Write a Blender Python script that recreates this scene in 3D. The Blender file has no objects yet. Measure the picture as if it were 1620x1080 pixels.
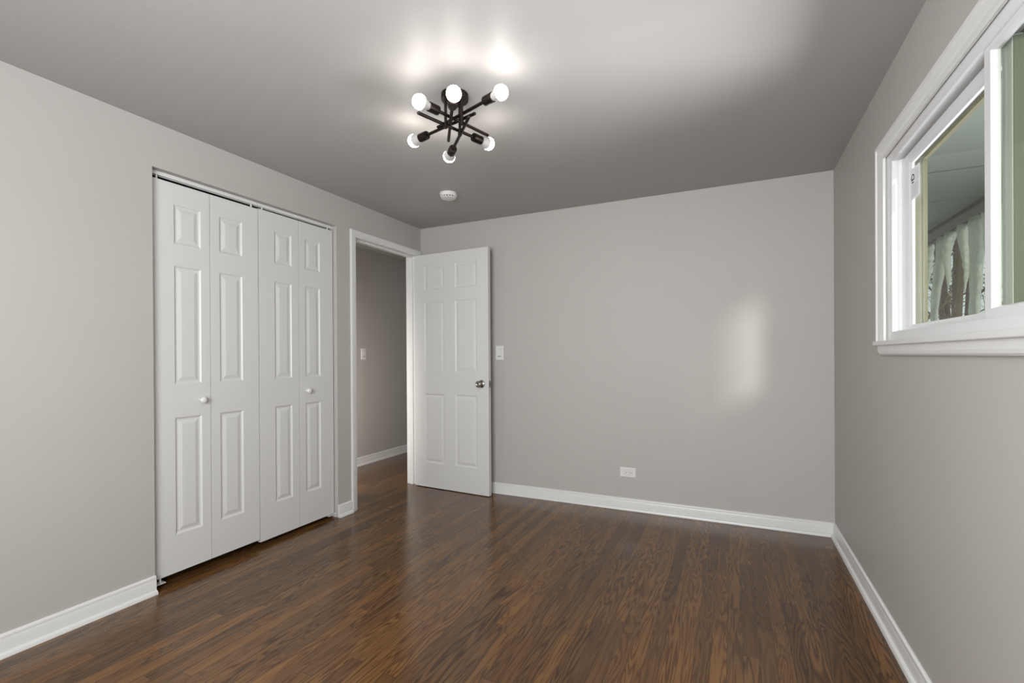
import bpy, bmesh, math, random
from mathutils import Vector, Matrix, noise

S = bpy.context.scene
COL = S.collection

# ------------------------------------------------------------------ camera
cam_d = bpy.data.cameras.new('camera')
cam = bpy.data.objects.new('camera', cam_d)
COL.objects.link(cam)
cam_d.sensor_width = 36.0
cam_d.lens = 743.545 * 36.0 / 1620.0
cam_d.shift_x = -(818.47 - 810.0) / 1620.0
cam_d.shift_y = (563.9 - 540.0) / 1620.0
cam_d.clip_start = 0.02
_r = Vector((0.9090033, 0.4167481, -0.0058331))
_u = Vector((0.0043908, 0.0044193, 0.9999806))
_f = Vector((-0.4167658, 0.9090113, -0.0021873))
_m = Matrix(((_r.x, _u.x, -_f.x), (_r.y, _u.y, -_f.y), (_r.z, _u.z, -_f.z)))
cam.matrix_world = Matrix.Translation((2.5908, -3.5426, 1.1589)) @ _m.to_4x4()
S.camera = cam

# ------------------------------------------------------------------ view, sky, sun, fill level
S.view_settings.view_transform = 'Standard'
S.view_settings.look = 'None'
S.view_settings.exposure = 0.0
S.view_settings.gamma = 1.0
S.cycles.use_denoising = True
S.cycles.max_bounces = 10
S.cycles.diffuse_bounces = 6
S.cycles.sample_clamp_indirect = 6.0
S.cycles.caustics_reflective = False
S.cycles.caustics_refractive = False

BULB_STRENGTH = 32.0
REAR_FILL_POWER = 112.0
SUN_STRENGTH = 2.3
SKY_STRENGTH = 1.0

w = bpy.data.worlds.new('winter_sky')
S.world = w
w.use_nodes = True
_bg = w.node_tree.nodes['Background']
_bg.inputs[0].default_value = (0.68, 0.77, 0.81, 1)
_bg.inputs[1].default_value = SKY_STRENGTH

sun_d = bpy.data.lights.new('sun', 'SUN')
sun_d.energy = SUN_STRENGTH
sun_d.angle = math.radians(7.0)
sun_d.color = (1.0, 0.94, 0.91)
sun = bpy.data.objects.new('sun', sun_d)
COL.objects.link(sun)
sun.location = (6, -9, 6)
sun.rotation_euler = Vector((-0.36, 1.0, -0.27)).to_track_quat('-Z', 'Y').to_euler()

# ------------------------------------------------------------------ dimensions (metres); x right, y into the room, z up
W = 3.175      # right wall
H = 2.32       # ceiling
YF = -4.25     # wall behind the camera
TL = 0.115     # left wall thickness
TR = 0.12      # right wall thickness
CL0, CL1, CLZ = -2.187, -1.006, 2.101    # closet opening
DO0, DO1, DOZ = -0.826, -0.062, 2.060   # doorway
HX = -1.018    # far wall of the hall

# fill lamps added to brighten the room, the ceiling and the hall
def area_light(name, loc, direction, sx, sy, power, color):
    d = bpy.data.lights.new(name, 'AREA')
    d.shape = 'RECTANGLE'
    d.size, d.size_y = sx, sy
    d.energy = power
    d.color = color
    o = bpy.data.objects.new(name, d)
    COL.objects.link(o)
    o.location = loc
    o.rotation_euler = Vector(direction).to_track_quat('-Z', 'Y').to_euler()
    return o

area_light('rear_fill_light', (2.0, YF + 0.03, 1.45), (0, 1, 0), 1.75, 1.15, REAR_FILL_POWER, (0.95, 0.98, 1.0))  # added fill lamp in an invented window opening
# lamp added outside the window, imitating snow bounce on the ceiling
_sb = area_light('snow_bounce_fill', (5.5, -1.25, 0.05), (2.15 - 5.5, -2.2 + 1.25, 2.32 - 0.05), 1.9, 1.7, 95.0, (0.86, 0.83, 1.0))
_sb.data.spread = math.radians(75)
# unseen lamp added around the corner to brighten the hall wall
_hl = area_light('hall_fill_light', (-0.35, -0.80, 0.80), (-1, 0.85, 0.0), 0.28, 1.3, 17.0, (1.0, 0.96, 0.90))
_hl.data.spread = math.radians(170)

# ------------------------------------------------------------------ materials
def nodes_of(name):
    m = bpy.data.materials.new(name)
    m.use_nodes = True
    nt = m.node_tree
    b = nt.nodes['Principled BSDF']
    return m, nt, b

def N(nt, kind, **kw):
    n = nt.nodes.new(kind)
    for k, v in kw.items():
        setattr(n, k, v)
    return n

def math_node(nt, op, a, b=None, c=None):
    n = N(nt, 'ShaderNodeMath', operation=op)
    for i, v in enumerate((a, b, c)):
        if v is None:
            continue
        if isinstance(v, (int, float)):
            n.inputs[i].default_value = v
        else:
            nt.links.new(v, n.inputs[i])
    return n.outputs[0]

def paint(name, col, rough=0.5, bump=0.0, scale=60.0, var=0.03, spec=0.5):
    m, nt, b = nodes_of(name)
    tc = N(nt, 'ShaderNodeTexCoord')
    nz = N(nt, 'ShaderNodeTexNoise')
    nz.inputs['Scale'].default_value = scale
    nz.inputs['Detail'].default_value = 3
    nt.links.new(tc.outputs['Object'], nz.inputs['Vector'])
    lo = [c * (1 - var) for c in col]
    hi = [min(1, c * (1 + var)) for c in col]
    nz2 = N(nt, 'ShaderNodeTexNoise')
    nz2.inputs['Scale'].default_value = 3.0
    nt.links.new(tc.outputs['Object'], nz2.inputs['Vector'])
    mx = N(nt, 'ShaderNodeMix', data_type='RGBA')
    mx.inputs[6].default_value = (*lo, 1)
    mx.inputs[7].default_value = (*hi, 1)
    nt.links.new(nz2.outputs[0], mx.inputs[0])
    nt.links.new(mx.outputs[2], b.inputs['Base Color'])
    b.inputs['Roughness'].default_value = rough
    b.inputs['Specular IOR Level'].default_value = spec
    if bump:
        bp = N(nt, 'ShaderNodeBump')
        bp.inputs['Strength'].default_value = bump
        bp.inputs['Distance'].default_value = 0.002
        nt.links.new(nz.outputs[0], bp.inputs['Height'])
        nt.links.new(bp.outputs[0], b.inputs['Normal'])
    return m

def metal(name, col, rough=0.3, scale=80):
    m, nt, b = nodes_of(name)
    b.inputs['Base Color'].default_value = (*col, 1)
    b.inputs['Metallic'].default_value = 1.0
    nz = N(nt, 'ShaderNodeTexNoise')
    nz.inputs['Scale'].default_value = scale
    r = N(nt, 'ShaderNodeMapRange')
    r.inputs[3].default_value = rough * 0.7
    r.inputs[4].default_value = rough * 1.3
    nt.links.new(nz.outputs[0], r.inputs[0])
    nt.links.new(r.outputs[0], b.inputs['Roughness'])
    return m

def door_paint(name, col, rough):
    """white semi-gloss paint over an embossed wood grain that runs up the door"""
    m, nt, b = nodes_of(name)
    tc = N(nt, 'ShaderNodeTexCoord')
    mp = N(nt, 'ShaderNodeMapping')
    mp.inputs['Scale'].default_value = (90, 90, 4)
    nt.links.new(tc.outputs['Object'], mp.inputs[0])
    nz = N(nt, 'ShaderNodeTexNoise')
    nz.inputs['Scale'].default_value = 1.0
    nz.inputs['Detail'].default_value = 4
    nt.links.new(mp.outputs[0], nz.inputs['Vector'])
    bp = N(nt, 'ShaderNodeBump')
    bp.inputs['Strength'].default_value = 0.10
    bp.inputs['Distance'].default_value = 0.001
    nt.links.new(nz.outputs[0], bp.inputs['Height'])
    nt.links.new(bp.outputs[0], b.inputs['Normal'])
    b.inputs['Base Color'].default_value = (*col, 1)
    b.inputs['Roughness'].default_value = rough
    return m

def floor_wood():
    m, nt, b = nodes_of('stained_oak_strip_floor')
    L = nt.links
    tc = N(nt, 'ShaderNodeTexCoord')
    sx = N(nt, 'ShaderNodeSeparateXYZ')
    L.new(tc.outputs['Object'], sx.inputs[0])
    X, Y = sx.outputs[0], sx.outputs[1]
    pw = 0.057
    u = math_node(nt, 'DIVIDE', X, pw)
    row = math_node(nt, 'FLOOR', u)
    wn = N(nt, 'ShaderNodeTexWhiteNoise', noise_dimensions='1D')
    L.new(row, wn.inputs['W'])
    sep = N(nt, 'ShaderNodeSeparateColor')
    L.new(wn.outputs['Color'], sep.inputs[0])
    length = math_node(nt, 'MULTIPLY_ADD', sep.outputs[1], 0.7, 0.55)
    v = math_node(nt, 'ADD', math_node(nt, 'DIVIDE', Y, length), math_node(nt, 'MULTIPLY', sep.outputs[0], 17.0))
    colm = math_node(nt, 'FLOOR', v)
    cb = N(nt, 'ShaderNodeCombineXYZ')
    L.new(row, cb.inputs[0]); L.new(colm, cb.inputs[1])
    wn2 = N(nt, 'ShaderNodeTexWhiteNoise', noise_dimensions='3D')
    L.new(cb.outputs[0], wn2.inputs['Vector'])
    s2 = N(nt, 'ShaderNodeSeparateColor')
    L.new(wn2.outputs['Color'], s2.inputs[0])
    rnd, rnd2, rnd3 = s2.outputs[0], s2.outputs[1], s2.outputs[2]
    # seams
    fu = math_node(nt, 'FRACT', u)
    fv = math_node(nt, 'FRACT', v)
    du = math_node(nt, 'MULTIPLY', math_node(nt, 'MINIMUM', fu, math_node(nt, 'SUBTRACT', 1.0, fu)), pw)
    dv = math_node(nt, 'MULTIPLY', math_node(nt, 'MINIMUM', fv, math_node(nt, 'SUBTRACT', 1.0, fv)), length)
    seam = math_node(nt, 'LESS_THAN', math_node(nt, 'MINIMUM', du, dv), 0.0007)
    # grain coordinates, shifted for each strip
    off = math_node(nt, 'MULTIPLY', rnd2, 37.0)
    def grain(scx, scy, detail, dist=0.0):
        c = N(nt, 'ShaderNodeCombineXYZ')
        L.new(math_node(nt, 'MULTIPLY', X, scx), c.inputs[0])
        L.new(math_node(nt, 'MULTIPLY', Y, scy), c.inputs[1])
        L.new(off, c.inputs[2])
        n = N(nt, 'ShaderNodeTexNoise')
        n.inputs['Scale'].default_value = 1.0
        n.inputs['Detail'].default_value = detail
        n.inputs['Distortion'].default_value = dist
        L.new(c.outputs[0], n.inputs['Vector'])
        return n.outputs[0]
    broad = grain(13, 1.15, 2, 0.5)
    fine = grain(420, 9, 3)
    pores = grain(700, 22, 2)
    rings = math_node(nt, 'SINE', math_node(nt, 'ADD', math_node(nt, 'MULTIPLY', broad, 95.0),
                                            math_node(nt, 'MULTIPLY', fine, 4.0)))
    rings = math_node(nt, 'MULTIPLY_ADD', rings, 0.5, 0.5)
    rings = math_node(nt, 'POWER', rings, 1.6)
    # strength of the figure differs from strip to strip
    fig = math_node(nt, 'MULTIPLY_ADD', rnd3, 0.50, 0.45)
    g = math_node(nt, 'MULTIPLY', rings, fig)
    g = math_node(nt, 'ADD', g, math_node(nt, 'MULTIPLY', math_node(nt, 'SUBTRACT', fine, 0.5), 0.9))
    big = N(nt, 'ShaderNodeTexNoise')
    big.inputs['Scale'].default_value = 2.2
    big.inputs['Detail'].default_value = 3
    L.new(tc.outputs['Object'], big.inputs['Vector'])
    tone = math_node(nt, 'ADD', math_node(nt, 'MULTIPLY', rnd, 0.52), math_node(nt, 'MULTIPLY', big.outputs[0], 0.36))
    ramp = N(nt, 'ShaderNodeValToRGB')
    cr = ramp.color_ramp
    cr.elements[0].position = 0.0; cr.elements[0].color = (0.080, 0.039, 0.016, 1)
    cr.elements[1].position = 1.0; cr.elements[1].color = (0.305, 0.146, 0.044, 1)
    e = cr.elements.new(0.45); e.color = (0.136, 0.066, 0.023, 1)
    e = cr.elements.new(0.75); e.color = (0.196, 0.093, 0.029, 1)
    L.new(tone, ramp.inputs[0])
    dark = N(nt, 'ShaderNodeMix', data_type='RGBA', blend_type='MULTIPLY')
    dark.inputs[7].default_value = (0.36, 0.28, 0.25, 1)
    L.new(math_node(nt, 'MINIMUM', math_node(nt, 'MAXIMUM', g, 0.0), 1.0), dark.inputs[0])
    L.new(ramp.outputs[0], dark.inputs[6])
    sm = N(nt, 'ShaderNodeMix', data_type='RGBA')
    L.new(seam, sm.inputs[0])
    L.new(dark.outputs[2], sm.inputs[6])
    sm.inputs[7].default_value = (0.022, 0.013, 0.008, 1)
    # a few pale scuffs and specks in the finish
    vo = N(nt, 'ShaderNodeTexVoronoi')
    vo.inputs['Scale'].default_value = 5.0
    L.new(tc.outputs['Object'], vo.inputs['Vector'])
    speck = math_node(nt, 'LESS_THAN', vo.outputs['Distance'], 0.016)
    sp = N(nt, 'ShaderNodeMix', data_type='RGBA')
    L.new(speck, sp.inputs[0])
    L.new(sm.outputs[2], sp.inputs[6])
    sp.inputs[7].default_value = (0.34, 0.29, 0.24, 1)
    L.new(sp.outputs[2], b.inputs['Base Color'])
    rr = N(nt, 'ShaderNodeMapRange')
    rr.inputs[3].default_value = 0.13; rr.inputs[4].default_value = 0.27
    L.new(big.outputs[0], rr.inputs[0])
    L.new(rr.outputs[0], b.inputs['Roughness'])
    b.inputs['Specular IOR Level'].default_value = 0.5
    hgt = math_node(nt, 'ADD', math_node(nt, 'MULTIPLY', pores, 0.25), math_node(nt, 'MULTIPLY', seam, -1.0))
    cup = math_node(nt, 'MULTIPLY', rnd, 0.25)
    bp = N(nt, 'ShaderNodeBump')
    bp.inputs['Strength'].default_value = 0.12
    bp.inputs['Distance'].default_value = 0.001
    L.new(math_node(nt, 'ADD', hgt, cup), bp.inputs['Height'])
    L.new(bp.outputs[0], b.inputs['Normal'])
    return m

def glass_mat(name, tint):
    m = bpy.data.materials.new(name)
    m.use_nodes = True
    nt = m.node_tree
    nt.nodes.remove(nt.nodes['Principled BSDF'])
    out = nt.nodes['Material Output']
    tr = N(nt, 'ShaderNodeBsdfTransparent'); tr.inputs[0].default_value = (*tint, 1)
    gl = N(nt, 'ShaderNodeBsdfGlossy'); gl.inputs['Roughness'].default_value = 0.02
    lw = N(nt, 'ShaderNodeLayerWeight'); lw.inputs[0].default_value = 0.5
    fr = math_node(nt, 'MULTIPLY_ADD', math_node(nt, 'POWER', lw.outputs['Facing'], 5.0), 0.5, 0.02)
    mx = N(nt, 'ShaderNodeMixShader')
    nt.links.new(fr, mx.inputs[0])
    nt.links.new(tr.outputs[0], mx.inputs[1])
    nt.links.new(gl.outputs[0], mx.inputs[2])
    nt.links.new(mx.outputs[0], out.inputs[0])
    return m

def mesh_screen(name):
    m = bpy.data.materials.new(name)
    m.use_nodes = True
    nt = m.node_tree
    nt.nodes.remove(nt.nodes['Principled BSDF'])
    out = nt.nodes['Material Output']
    tr = N(nt, 'ShaderNodeBsdfTransparent')
    df = N(nt, 'ShaderNodeBsdfTranslucent'); df.inputs[0].default_value = (0.12, 0.12, 0.095, 1)
    d2 = N(nt, 'ShaderNodeBsdfDiffuse'); d2.inputs[0].default_value = (0.11, 0.11, 0.09, 1)
    m1 = N(nt, 'ShaderNodeMixShader'); m1.inputs[0].default_value = 0.4
    lw = N(nt, 'ShaderNodeLayerWeight'); lw.inputs[0].default_value = 0.55
    mx = N(nt, 'ShaderNodeMixShader')
    nz = N(nt, 'ShaderNodeTexNoise'); nz.inputs['Scale'].default_value = 6
    a = math_node(nt, 'MINIMUM', math_node(nt, 'ADD', math_node(nt, 'MULTIPLY', lw.outputs['Facing'], 1.15),
                                           math_node(nt, 'MULTIPLY', nz.outputs[0], 0.08)), 0.64)
    nt.links.new(a, mx.inputs[0])
    nt.links.new(df.outputs[0], m1.inputs[1]); nt.links.new(d2.outputs[0], m1.inputs[2])
    nt.links.new(tr.outputs[0], mx.inputs[1]); nt.links.new(m1.outputs[0], mx.inputs[2])
    nt.links.new(mx.outputs[0], out.inputs[0])
    return m

def emitter(name, col, strength):
    m = bpy.data.materials.new(name)
    m.use_nodes = True
    nt = m.node_tree
    b = nt.nodes['Principled BSDF']
    b.inputs['Base Color'].default_value = (0.9, 0.9, 0.88, 1)
    b.inputs['Emission Color'].default_value = (*col, 1)
    b.inputs['Emission Strength'].default_value = strength
    return m

def bark(name, a, c, scale=30):
    m, nt, b = nodes_of(name)
    tc = N(nt, 'ShaderNodeTexCoord')
    mp = N(nt, 'ShaderNodeMapping'); mp.inputs['Scale'].default_value = (1, 1, 0.18)
    nt.links.new(tc.outputs['Object'], mp.inputs[0])
    nz = N(nt, 'ShaderNodeTexNoise'); nz.inputs['Scale'].default_value = scale; nz.inputs['Detail'].default_value = 5
    nt.links.new(mp.outputs[0], nz.inputs['Vector'])
    mx = N(nt, 'ShaderNodeMix', data_type='RGBA')
    mx.inputs[6].default_value = (*a, 1); mx.inputs[7].default_value = (*c, 1)
    nt.links.new(nz.outputs[0], mx.inputs[0])
    nt.links.new(mx.outputs[2], b.inputs['Base Color'])
    b.inputs['Roughness'].default_value = 0.9
    return m

def ice_mat():
    m, nt, b = nodes_of('clear_ice')
    tc = N(nt, 'ShaderNodeTexCoord')
    nz = N(nt, 'ShaderNodeTexNoise'); nz.inputs['Scale'].default_value = 26; nz.inputs['Detail'].default_value = 5
    nt.links.new(tc.outputs['Object'], nz.inputs['Vector'])
    bp = N(nt, 'ShaderNodeBump'); bp.inputs['Strength'].default_value = 0.9; bp.inputs['Distance'].default_value = 0.03
    nt.links.new(nz.outputs[0], bp.inputs['Height'])
    nt.links.new(bp.outputs[0], b.inputs['Normal'])
    b.inputs['Base Color'].default_value = (0.80, 0.82, 0.76, 1)
    b.inputs['Roughness'].default_value = 0.16
    b.inputs['IOR'].default_value = 1.31
    tr = N(nt, 'ShaderNodeBsdfTranslucent'); tr.inputs[0].default_value = (0.62, 0.63, 0.55, 1)
    tp = N(nt, 'ShaderNodeBsdfTransparent'); tp.inputs[0].default_value = (0.86, 0.90, 0.86, 1)
    m1 = N(nt, 'ShaderNodeMixShader'); m1.inputs[0].default_value = 0.45
    m2 = N(nt, 'ShaderNodeMixShader'); m2.inputs[0].default_value = 0.40
    nt.links.new(b.outputs[0], m1.inputs[1]); nt.links.new(tr.outputs[0], m1.inputs[2])
    nt.links.new(m1.outputs[0], m2.inputs[1]); nt.links.new(tp.outputs[0], m2.inputs[2])
    nt.links.new(m2.outputs[0], nt.nodes['Material Output'].inputs[0])
    return m

M = {
    'wall': paint('warm_grey_wall_paint', (0.455, 0.432, 0.408), 0.55, 0.10, 220, 0.02, 0.35),
    'ceiling': paint('grey_ceiling_paint', (0.375, 0.362, 0.346), 0.5, 0.22, 70, 0.02, 0.35),
    'trim': paint('white_trim_paint', (0.70, 0.70, 0.685), 0.32, 0.03, 90, 0.015),
    'door': door_paint('white_door_paint', (0.64, 0.64, 0.628), 0.34),
    'vinyl': paint('white_vinyl', (0.70, 0.70, 0.705), 0.28, 0.0, 40, 0.01),
    'floor': floor_wood(),
    'closet_shade': paint('closet_interior_shade', (0.25, 0.24, 0.23), 0.7),  # darkness of the closed closet put into its wall colour
    'plastic': paint('white_plastic', (0.72, 0.71, 0.695), 0.3, 0.0, 40, 0.01),
    'dark_slot': paint('dark_slot', (0.03, 0.028, 0.026), 0.6),
    'grey_slot': paint('grey_slot', (0.22, 0.21, 0.20), 0.6),
    'bronze': metal('dark_bronze_metal', (0.040, 0.030, 0.025), 0.42),
    'nickel': metal('worn_nickel', (0.36, 0.34, 0.32), 0.22),
    'aluminium': metal('aluminium_track', (0.80, 0.80, 0.80), 0.38),
    'bulb': emitter('lit_frosted_bulb', (1.0, 0.955, 0.90), BULB_STRENGTH),
    'bulb_neck': paint('white_bulb_housing', (0.40, 0.385, 0.37), 0.4),
    'glass': glass_mat('green_tinted_glass', (0.90, 0.925, 0.875)),
    'screen': mesh_screen('insect_screen_mesh'),
    'sash_shade': paint('grey_green_sash_shade', (0.20, 0.21, 0.165), 0.9),  # dark tone for the strip added over the sunlit sash end
    'tan': paint('tan_exterior_trim', (0.16, 0.148, 0.082), 0.6),
    'soffit': paint('grey_green_soffit_paint', (0.17, 0.19, 0.155), 0.6, 0.05, 30),
    'fascia': paint('grey_fascia_paint', (0.26, 0.265, 0.22), 0.6),
    'fascia_trim': paint('dark_brown_trim_paint', (0.045, 0.037, 0.027), 0.6),
    'ice': ice_mat(),
    'snow': paint('snow', (0.82, 0.84, 0.88), 0.8, 0.5, 4, 0.03),
    'bark': bark('brown_bark', (0.032, 0.024, 0.015), (0.11, 0.082, 0.054)),
    'twig': bark('brown_twigs', (0.05, 0.038, 0.026), (0.17, 0.13, 0.085), 12),
    'brush': bark('dry_brush', (0.08, 0.06, 0.036), (0.24, 0.185, 0.115), 8),
    'paper': paint('white_paper', (0.80, 0.80, 0.82), 0.6),
    'ink': paint('black_ink', (0.05, 0.05, 0.055), 0.6),
    'grey_ink': paint('grey_ink', (0.45, 0.45, 0.46), 0.6),
    'rust': paint('brown_rust', (0.20, 0.09, 0.035), 0.8),
    'siding': paint('outer_wall_siding', (0.46, 0.43, 0.30), 0.7),
}

# ------------------------------------------------------------------ mesh helpers
def link(name, bm, mats, parent=None, smooth=False, bevel=0.0, segs=2, auto=None):
    me = bpy.data.meshes.new(name)
    bmesh.ops.recalc_face_normals(bm, faces=bm.faces)
    bm.to_mesh(me)
    bm.free()
    for m in (mats if isinstance(mats, (list, tuple)) else [mats]):
        me.materials.append(m)
    if smooth:
        for p in me.polygons:
            p.use_smooth = True
    o = bpy.data.objects.new(name, me)
    COL.objects.link(o)
    if parent is not None:
        o.parent = parent
        o.matrix_parent_inverse = parent.matrix_basis.inverted()
    if auto is not None:
        for p in me.polygons:
            p.use_smooth = True
        me.set_sharp_from_angle(angle=math.radians(auto))
    if bevel:
        md = o.modifiers.new('bevel', 'BEVEL')
        md.width = bevel
        md.segments = segs
        md.limit_method = 'ANGLE'
        md.angle_limit = math.radians(40)
    return o

def empty(name, loc, label=None, cat=None, group=None, kind=None):
    o = bpy.data.objects.new(name, None)
    COL.objects.link(o)
    o.location = loc
    o.empty_display_size = 0.05
    tag(o, label, cat, group, kind)
    return o

def tag(o, label=None, cat=None, group=None, kind=None):
    if label: o['label'] = label
    if cat: o['category'] = cat
    if group: o['group'] = group
    if kind: o['kind'] = kind
    return o

def box(bm, x0, x1, y0, y1, z0, z1, mi=0):
    vs = [bm.verts.new((x, y, z)) for x in (x0, x1) for y in (y0, y1) for z in (z0, z1)]
    for f in ((0, 1, 3, 2), (4, 6, 7, 5), (0, 4, 5, 1), (2, 3, 7, 6), (0, 2, 6, 4), (1, 5, 7, 3)):
        fc = bm.faces.new([vs[i] for i in f])
        fc.material_index = mi

def grid_slab(bm, axis, a0, a1, us, vs, solid):
    """a slab normal to axis (0 = x, 1 = y) between a0 and a1, cells us x vs, solid(i, j) says which cells are filled; one watertight wall with holes"""
    cache = {}
    def P(a, u, v):
        k = (a, u, v)
        if k not in cache:
            cache[k] = bm.verts.new((a, u, v) if axis == 0 else (u, a, v))
        return cache[k]
    nu, nv = len(us) - 1, len(vs) - 1
    ok = lambda i, j: 0 <= i < nu and 0 <= j < nv and solid(i, j)
    for i in range(nu):
        for j in range(nv):
            if not ok(i, j):
                continue
            u0, u1, v0, v1 = us[i], us[i + 1], vs[j], vs[j + 1]
            for a in (a0, a1):
                bm.faces.new([P(a, u0, v0), P(a, u1, v0), P(a, u1, v1), P(a, u0, v1)])
            for (di, dj, q) in ((-1, 0, ((u0, v0), (u0, v1))), (1, 0, ((u1, v0), (u1, v1))),
                                (0, -1, ((u0, v0), (u1, v0))), (0, 1, ((u0, v1), (u1, v1)))):
                if not ok(i + di, j + dj):
                    (ua, va), (ub, vb) = q
                    bm.faces.new([P(a0, ua, va), P(a0, ub, vb), P(a1, ub, vb), P(a1, ua, va)])

def sweep(bm, path, prof, frame, closed=False):
    """prof: list of (offset, height); path: 2-D points; offset goes to the left of the path, mitred at corners; frame(u, v, h) gives the 3-D point"""
    n = len(path)
    P = [Vector(p) for p in path]
    rings = []
    for i in range(n):
        if closed or 0 < i < n - 1:
            d0 = (P[i] - P[i - 1]).normalized()
            d1 = (P[(i + 1) % n] - P[i]).normalized()
        elif i == 0:
            d0 = d1 = (P[1] - P[0]).normalized()
        else:
            d0 = d1 = (P[-1] - P[-2]).normalized()
        n0 = Vector((-d0.y, d0.x)); n1 = Vector((-d1.y, d1.x))
        m = (n0 + n1)
        m = m / max(m.dot(n0), 1e-6)
        rings.append([bm.verts.new(frame(P[i].x + m.x * o, P[i].y + m.y * o, h)) for o, h in prof])
    k = len(prof)
    for i in range(n if closed else n - 1):
        a, b = rings[i], rings[(i + 1) % n]
        for j in range(k):
            bm.faces.new([a[j], a[(j + 1) % k], b[(j + 1) % k], b[j]])
    if not closed:
        bm.faces.new(rings[0]); bm.faces.new(rings[-1])

def loft_rects(bm, rects, frame, cap_first=False, cap_last=False, join_ends=False):
    """rects: (u0, u1, v0, v1, depth) rings joined in order"""
    rings = []
    for (u0, u1, v0, v1, d) in rects:
        rings.append([bm.verts.new(frame(u, v, d)) for u, v in ((u0, v0), (u1, v0), (u1, v1), (u0, v1))])
    n = len(rings)
    for i in range(n if join_ends else n - 1):
        a, b = rings[i], rings[(i + 1) % n]
        for j in range(4):
            bm.faces.new([a[j], a[(j + 1) % 4], b[(j + 1) % 4], b[j]])
    if cap_first: bm.faces.new(rings[0])
    if cap_last: bm.faces.new(rings[-1])

def lathe(bm, prof, origin, axis, segs=32, mi=0, mis=None):
    """prof: list of (radius, distance along axis)"""
    ax = Vector(axis).normalized()
    t = ax.orthogonal().normalized()
    s = ax.cross(t)
    o = Vector(origin)
    rings = []
    for r, d in prof:
        c = o + ax * d
        if r < 1e-6:
            rings.append([bm.verts.new(c)])
        else:
            rings.append([bm.verts.new(c + (t * math.cos(2 * math.pi * k / segs) + s * math.sin(2 * math.pi * k / segs)) * r) for k in range(segs)])
    for i in range(len(rings) - 1):
        a, b = rings[i], rings[i + 1]
        for k in range(segs):
            k2 = (k + 1) % segs
            va = [a[0]] if len(a) == 1 else [a[k], a[k2]]
            vb = [b[0]] if len(b) == 1 else [b[k2], b[k]]
            if len(va) + len(vb) >= 3:
                f = bm.faces.new(va + vb)
                f.material_index = mis[i] if mis else mi
    for rg in (rings[0], rings[-1]):
        if len(rg) > 2:
            f = bm.faces.new(rg)
            f.material_index = mi if not mis else (mis[0] if rg is rings[0] else mis[-1])

def tube(bm, pts, rads, segs=8, mi=0):
    rings = []
    n = len(pts)
    prev = None
    for i in range(n):
        d = (pts[min(i + 1, n - 1)] - pts[max(i - 1, 0)])
        if d.length < 1e-9: d = Vector((0, 0, 1))
        d.normalize()
        t = (prev - d * prev.dot(d)) if prev is not None else d.orthogonal()
        if t.length < 1e-6: t = d.orthogonal()
        t.normalize(); prev = t
        s = d.cross(t)
        rings.append([bm.verts.new(pts[i] + (t * math.cos(2 * math.pi * k / segs) + s * math.sin(2 * math.pi * k / segs)) * rads[i]) for k in range(segs)])
    for a, b in zip(rings, rings[1:]):
        for k in range(segs):
            f = bm.faces.new([a[k], a[(k + 1) % segs], b[(k + 1) % segs], b[k]])
            f.material_index = mi
    if segs > 2:
        bm.faces.new(rings[0]); bm.faces.new(rings[-1])

def struct(name, bm, m, parent=None, label=None, cat=None, **kw):
    o = link(name, bm, m, parent, **kw)
    if parent is None:
        tag(o, label, cat, None, 'structure')
    return o

# ------------------------------------------------------------------ room shell
bm = bmesh.new(); box(bm, -1.35, W + TR, YF - 0.15, 2.9, -0.10, 0.0)
struct('floor', bm, M['floor'], label='dark stained oak strip floor with a glossy finish', cat='floor')
bm = bmesh.new(); box(bm, -1.35, W + TR, YF - 0.15, 2.9, H, H + 0.12)
struct('ceiling', bm, M['ceiling'], label='grey painted ceiling around the bulb fixture', cat='ceiling')

bm = bmesh.new()
us = [YF, CL0, CL1, DO0 - 0.02, DO1 + 0.02, 0.0]
vs = [0.0, DOZ + 0.02, CLZ, H]
def left_solid(i, j):
    if i == 1: return j == 2
    if i == 3: return j >= 1
    return True
grid_slab(bm, 0, -TL, 0.0, us, vs, left_solid)
struct('wall_left', bm, M['wall'], label='grey painted wall with the closet and the doorway', cat='wall')

bm = bmesh.new(); box(bm, -TL, W + TR, 0.0, 0.11, 0.0, H)
struct('wall_back', bm, M['wall'], label='plain grey wall behind the open door', cat='wall')

WF, WN, WT, WB = -1.100, -2.700, 1.983, 1.207     # window rough opening: far, near, top, bottom
bm = bmesh.new()
grid_slab(bm, 0, W, W + TR, [YF, WN, WF, 0.0], [0.0, WB, WT, H], lambda i, j: not (i == 1 and j == 1))
struct('wall_right', bm, [M['wall'], M['siding']], label='grey painted wall under and around the window', cat='wall')

F2 = (1.05, 2.95, 0.85, 2.05)  # opening of the window invented to hold the rear fill lamp
bm = bmesh.new()
grid_slab(bm, 1, YF - 0.15, YF, [-TL, F2[0], F2[1], W + TR], [0.0, F2[2], F2[3], H], lambda i, j: not (i == 1 and j == 1))
struct('wall_front', bm, M['wall'], label='grey painted wall behind the camera', cat='wall')
bm = bmesh.new()
fr_front = lambda u, v, d: Vector((u, YF - 0.02 - d, v))
loft_rects(bm, [(F2[0], F2[1], F2[2], F2[3], 0.10), (F2[0], F2[1], F2[2], F2[3], 0.02),
                (F2[0] + .05, F2[1] - .05, F2[2] + .05, F2[3] - .05, 0.02), (F2[0] + .05, F2[1] - .05, F2[2] + .05, F2[3] - .05, 0.10)], fr_front, join_ends=True)
w2 = struct('added_rear_window', bm, M['vinyl'], label='added unseen window with a closed blind behind the camera, holding the fill light', cat='window')
bm = bmesh.new(); box(bm, F2[0] + .04, F2[1] - .04, YF - 0.09, YF - 0.085, F2[2] + .04, F2[3] - .04)  # unseen blind added to keep the sun out of this opening
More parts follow.
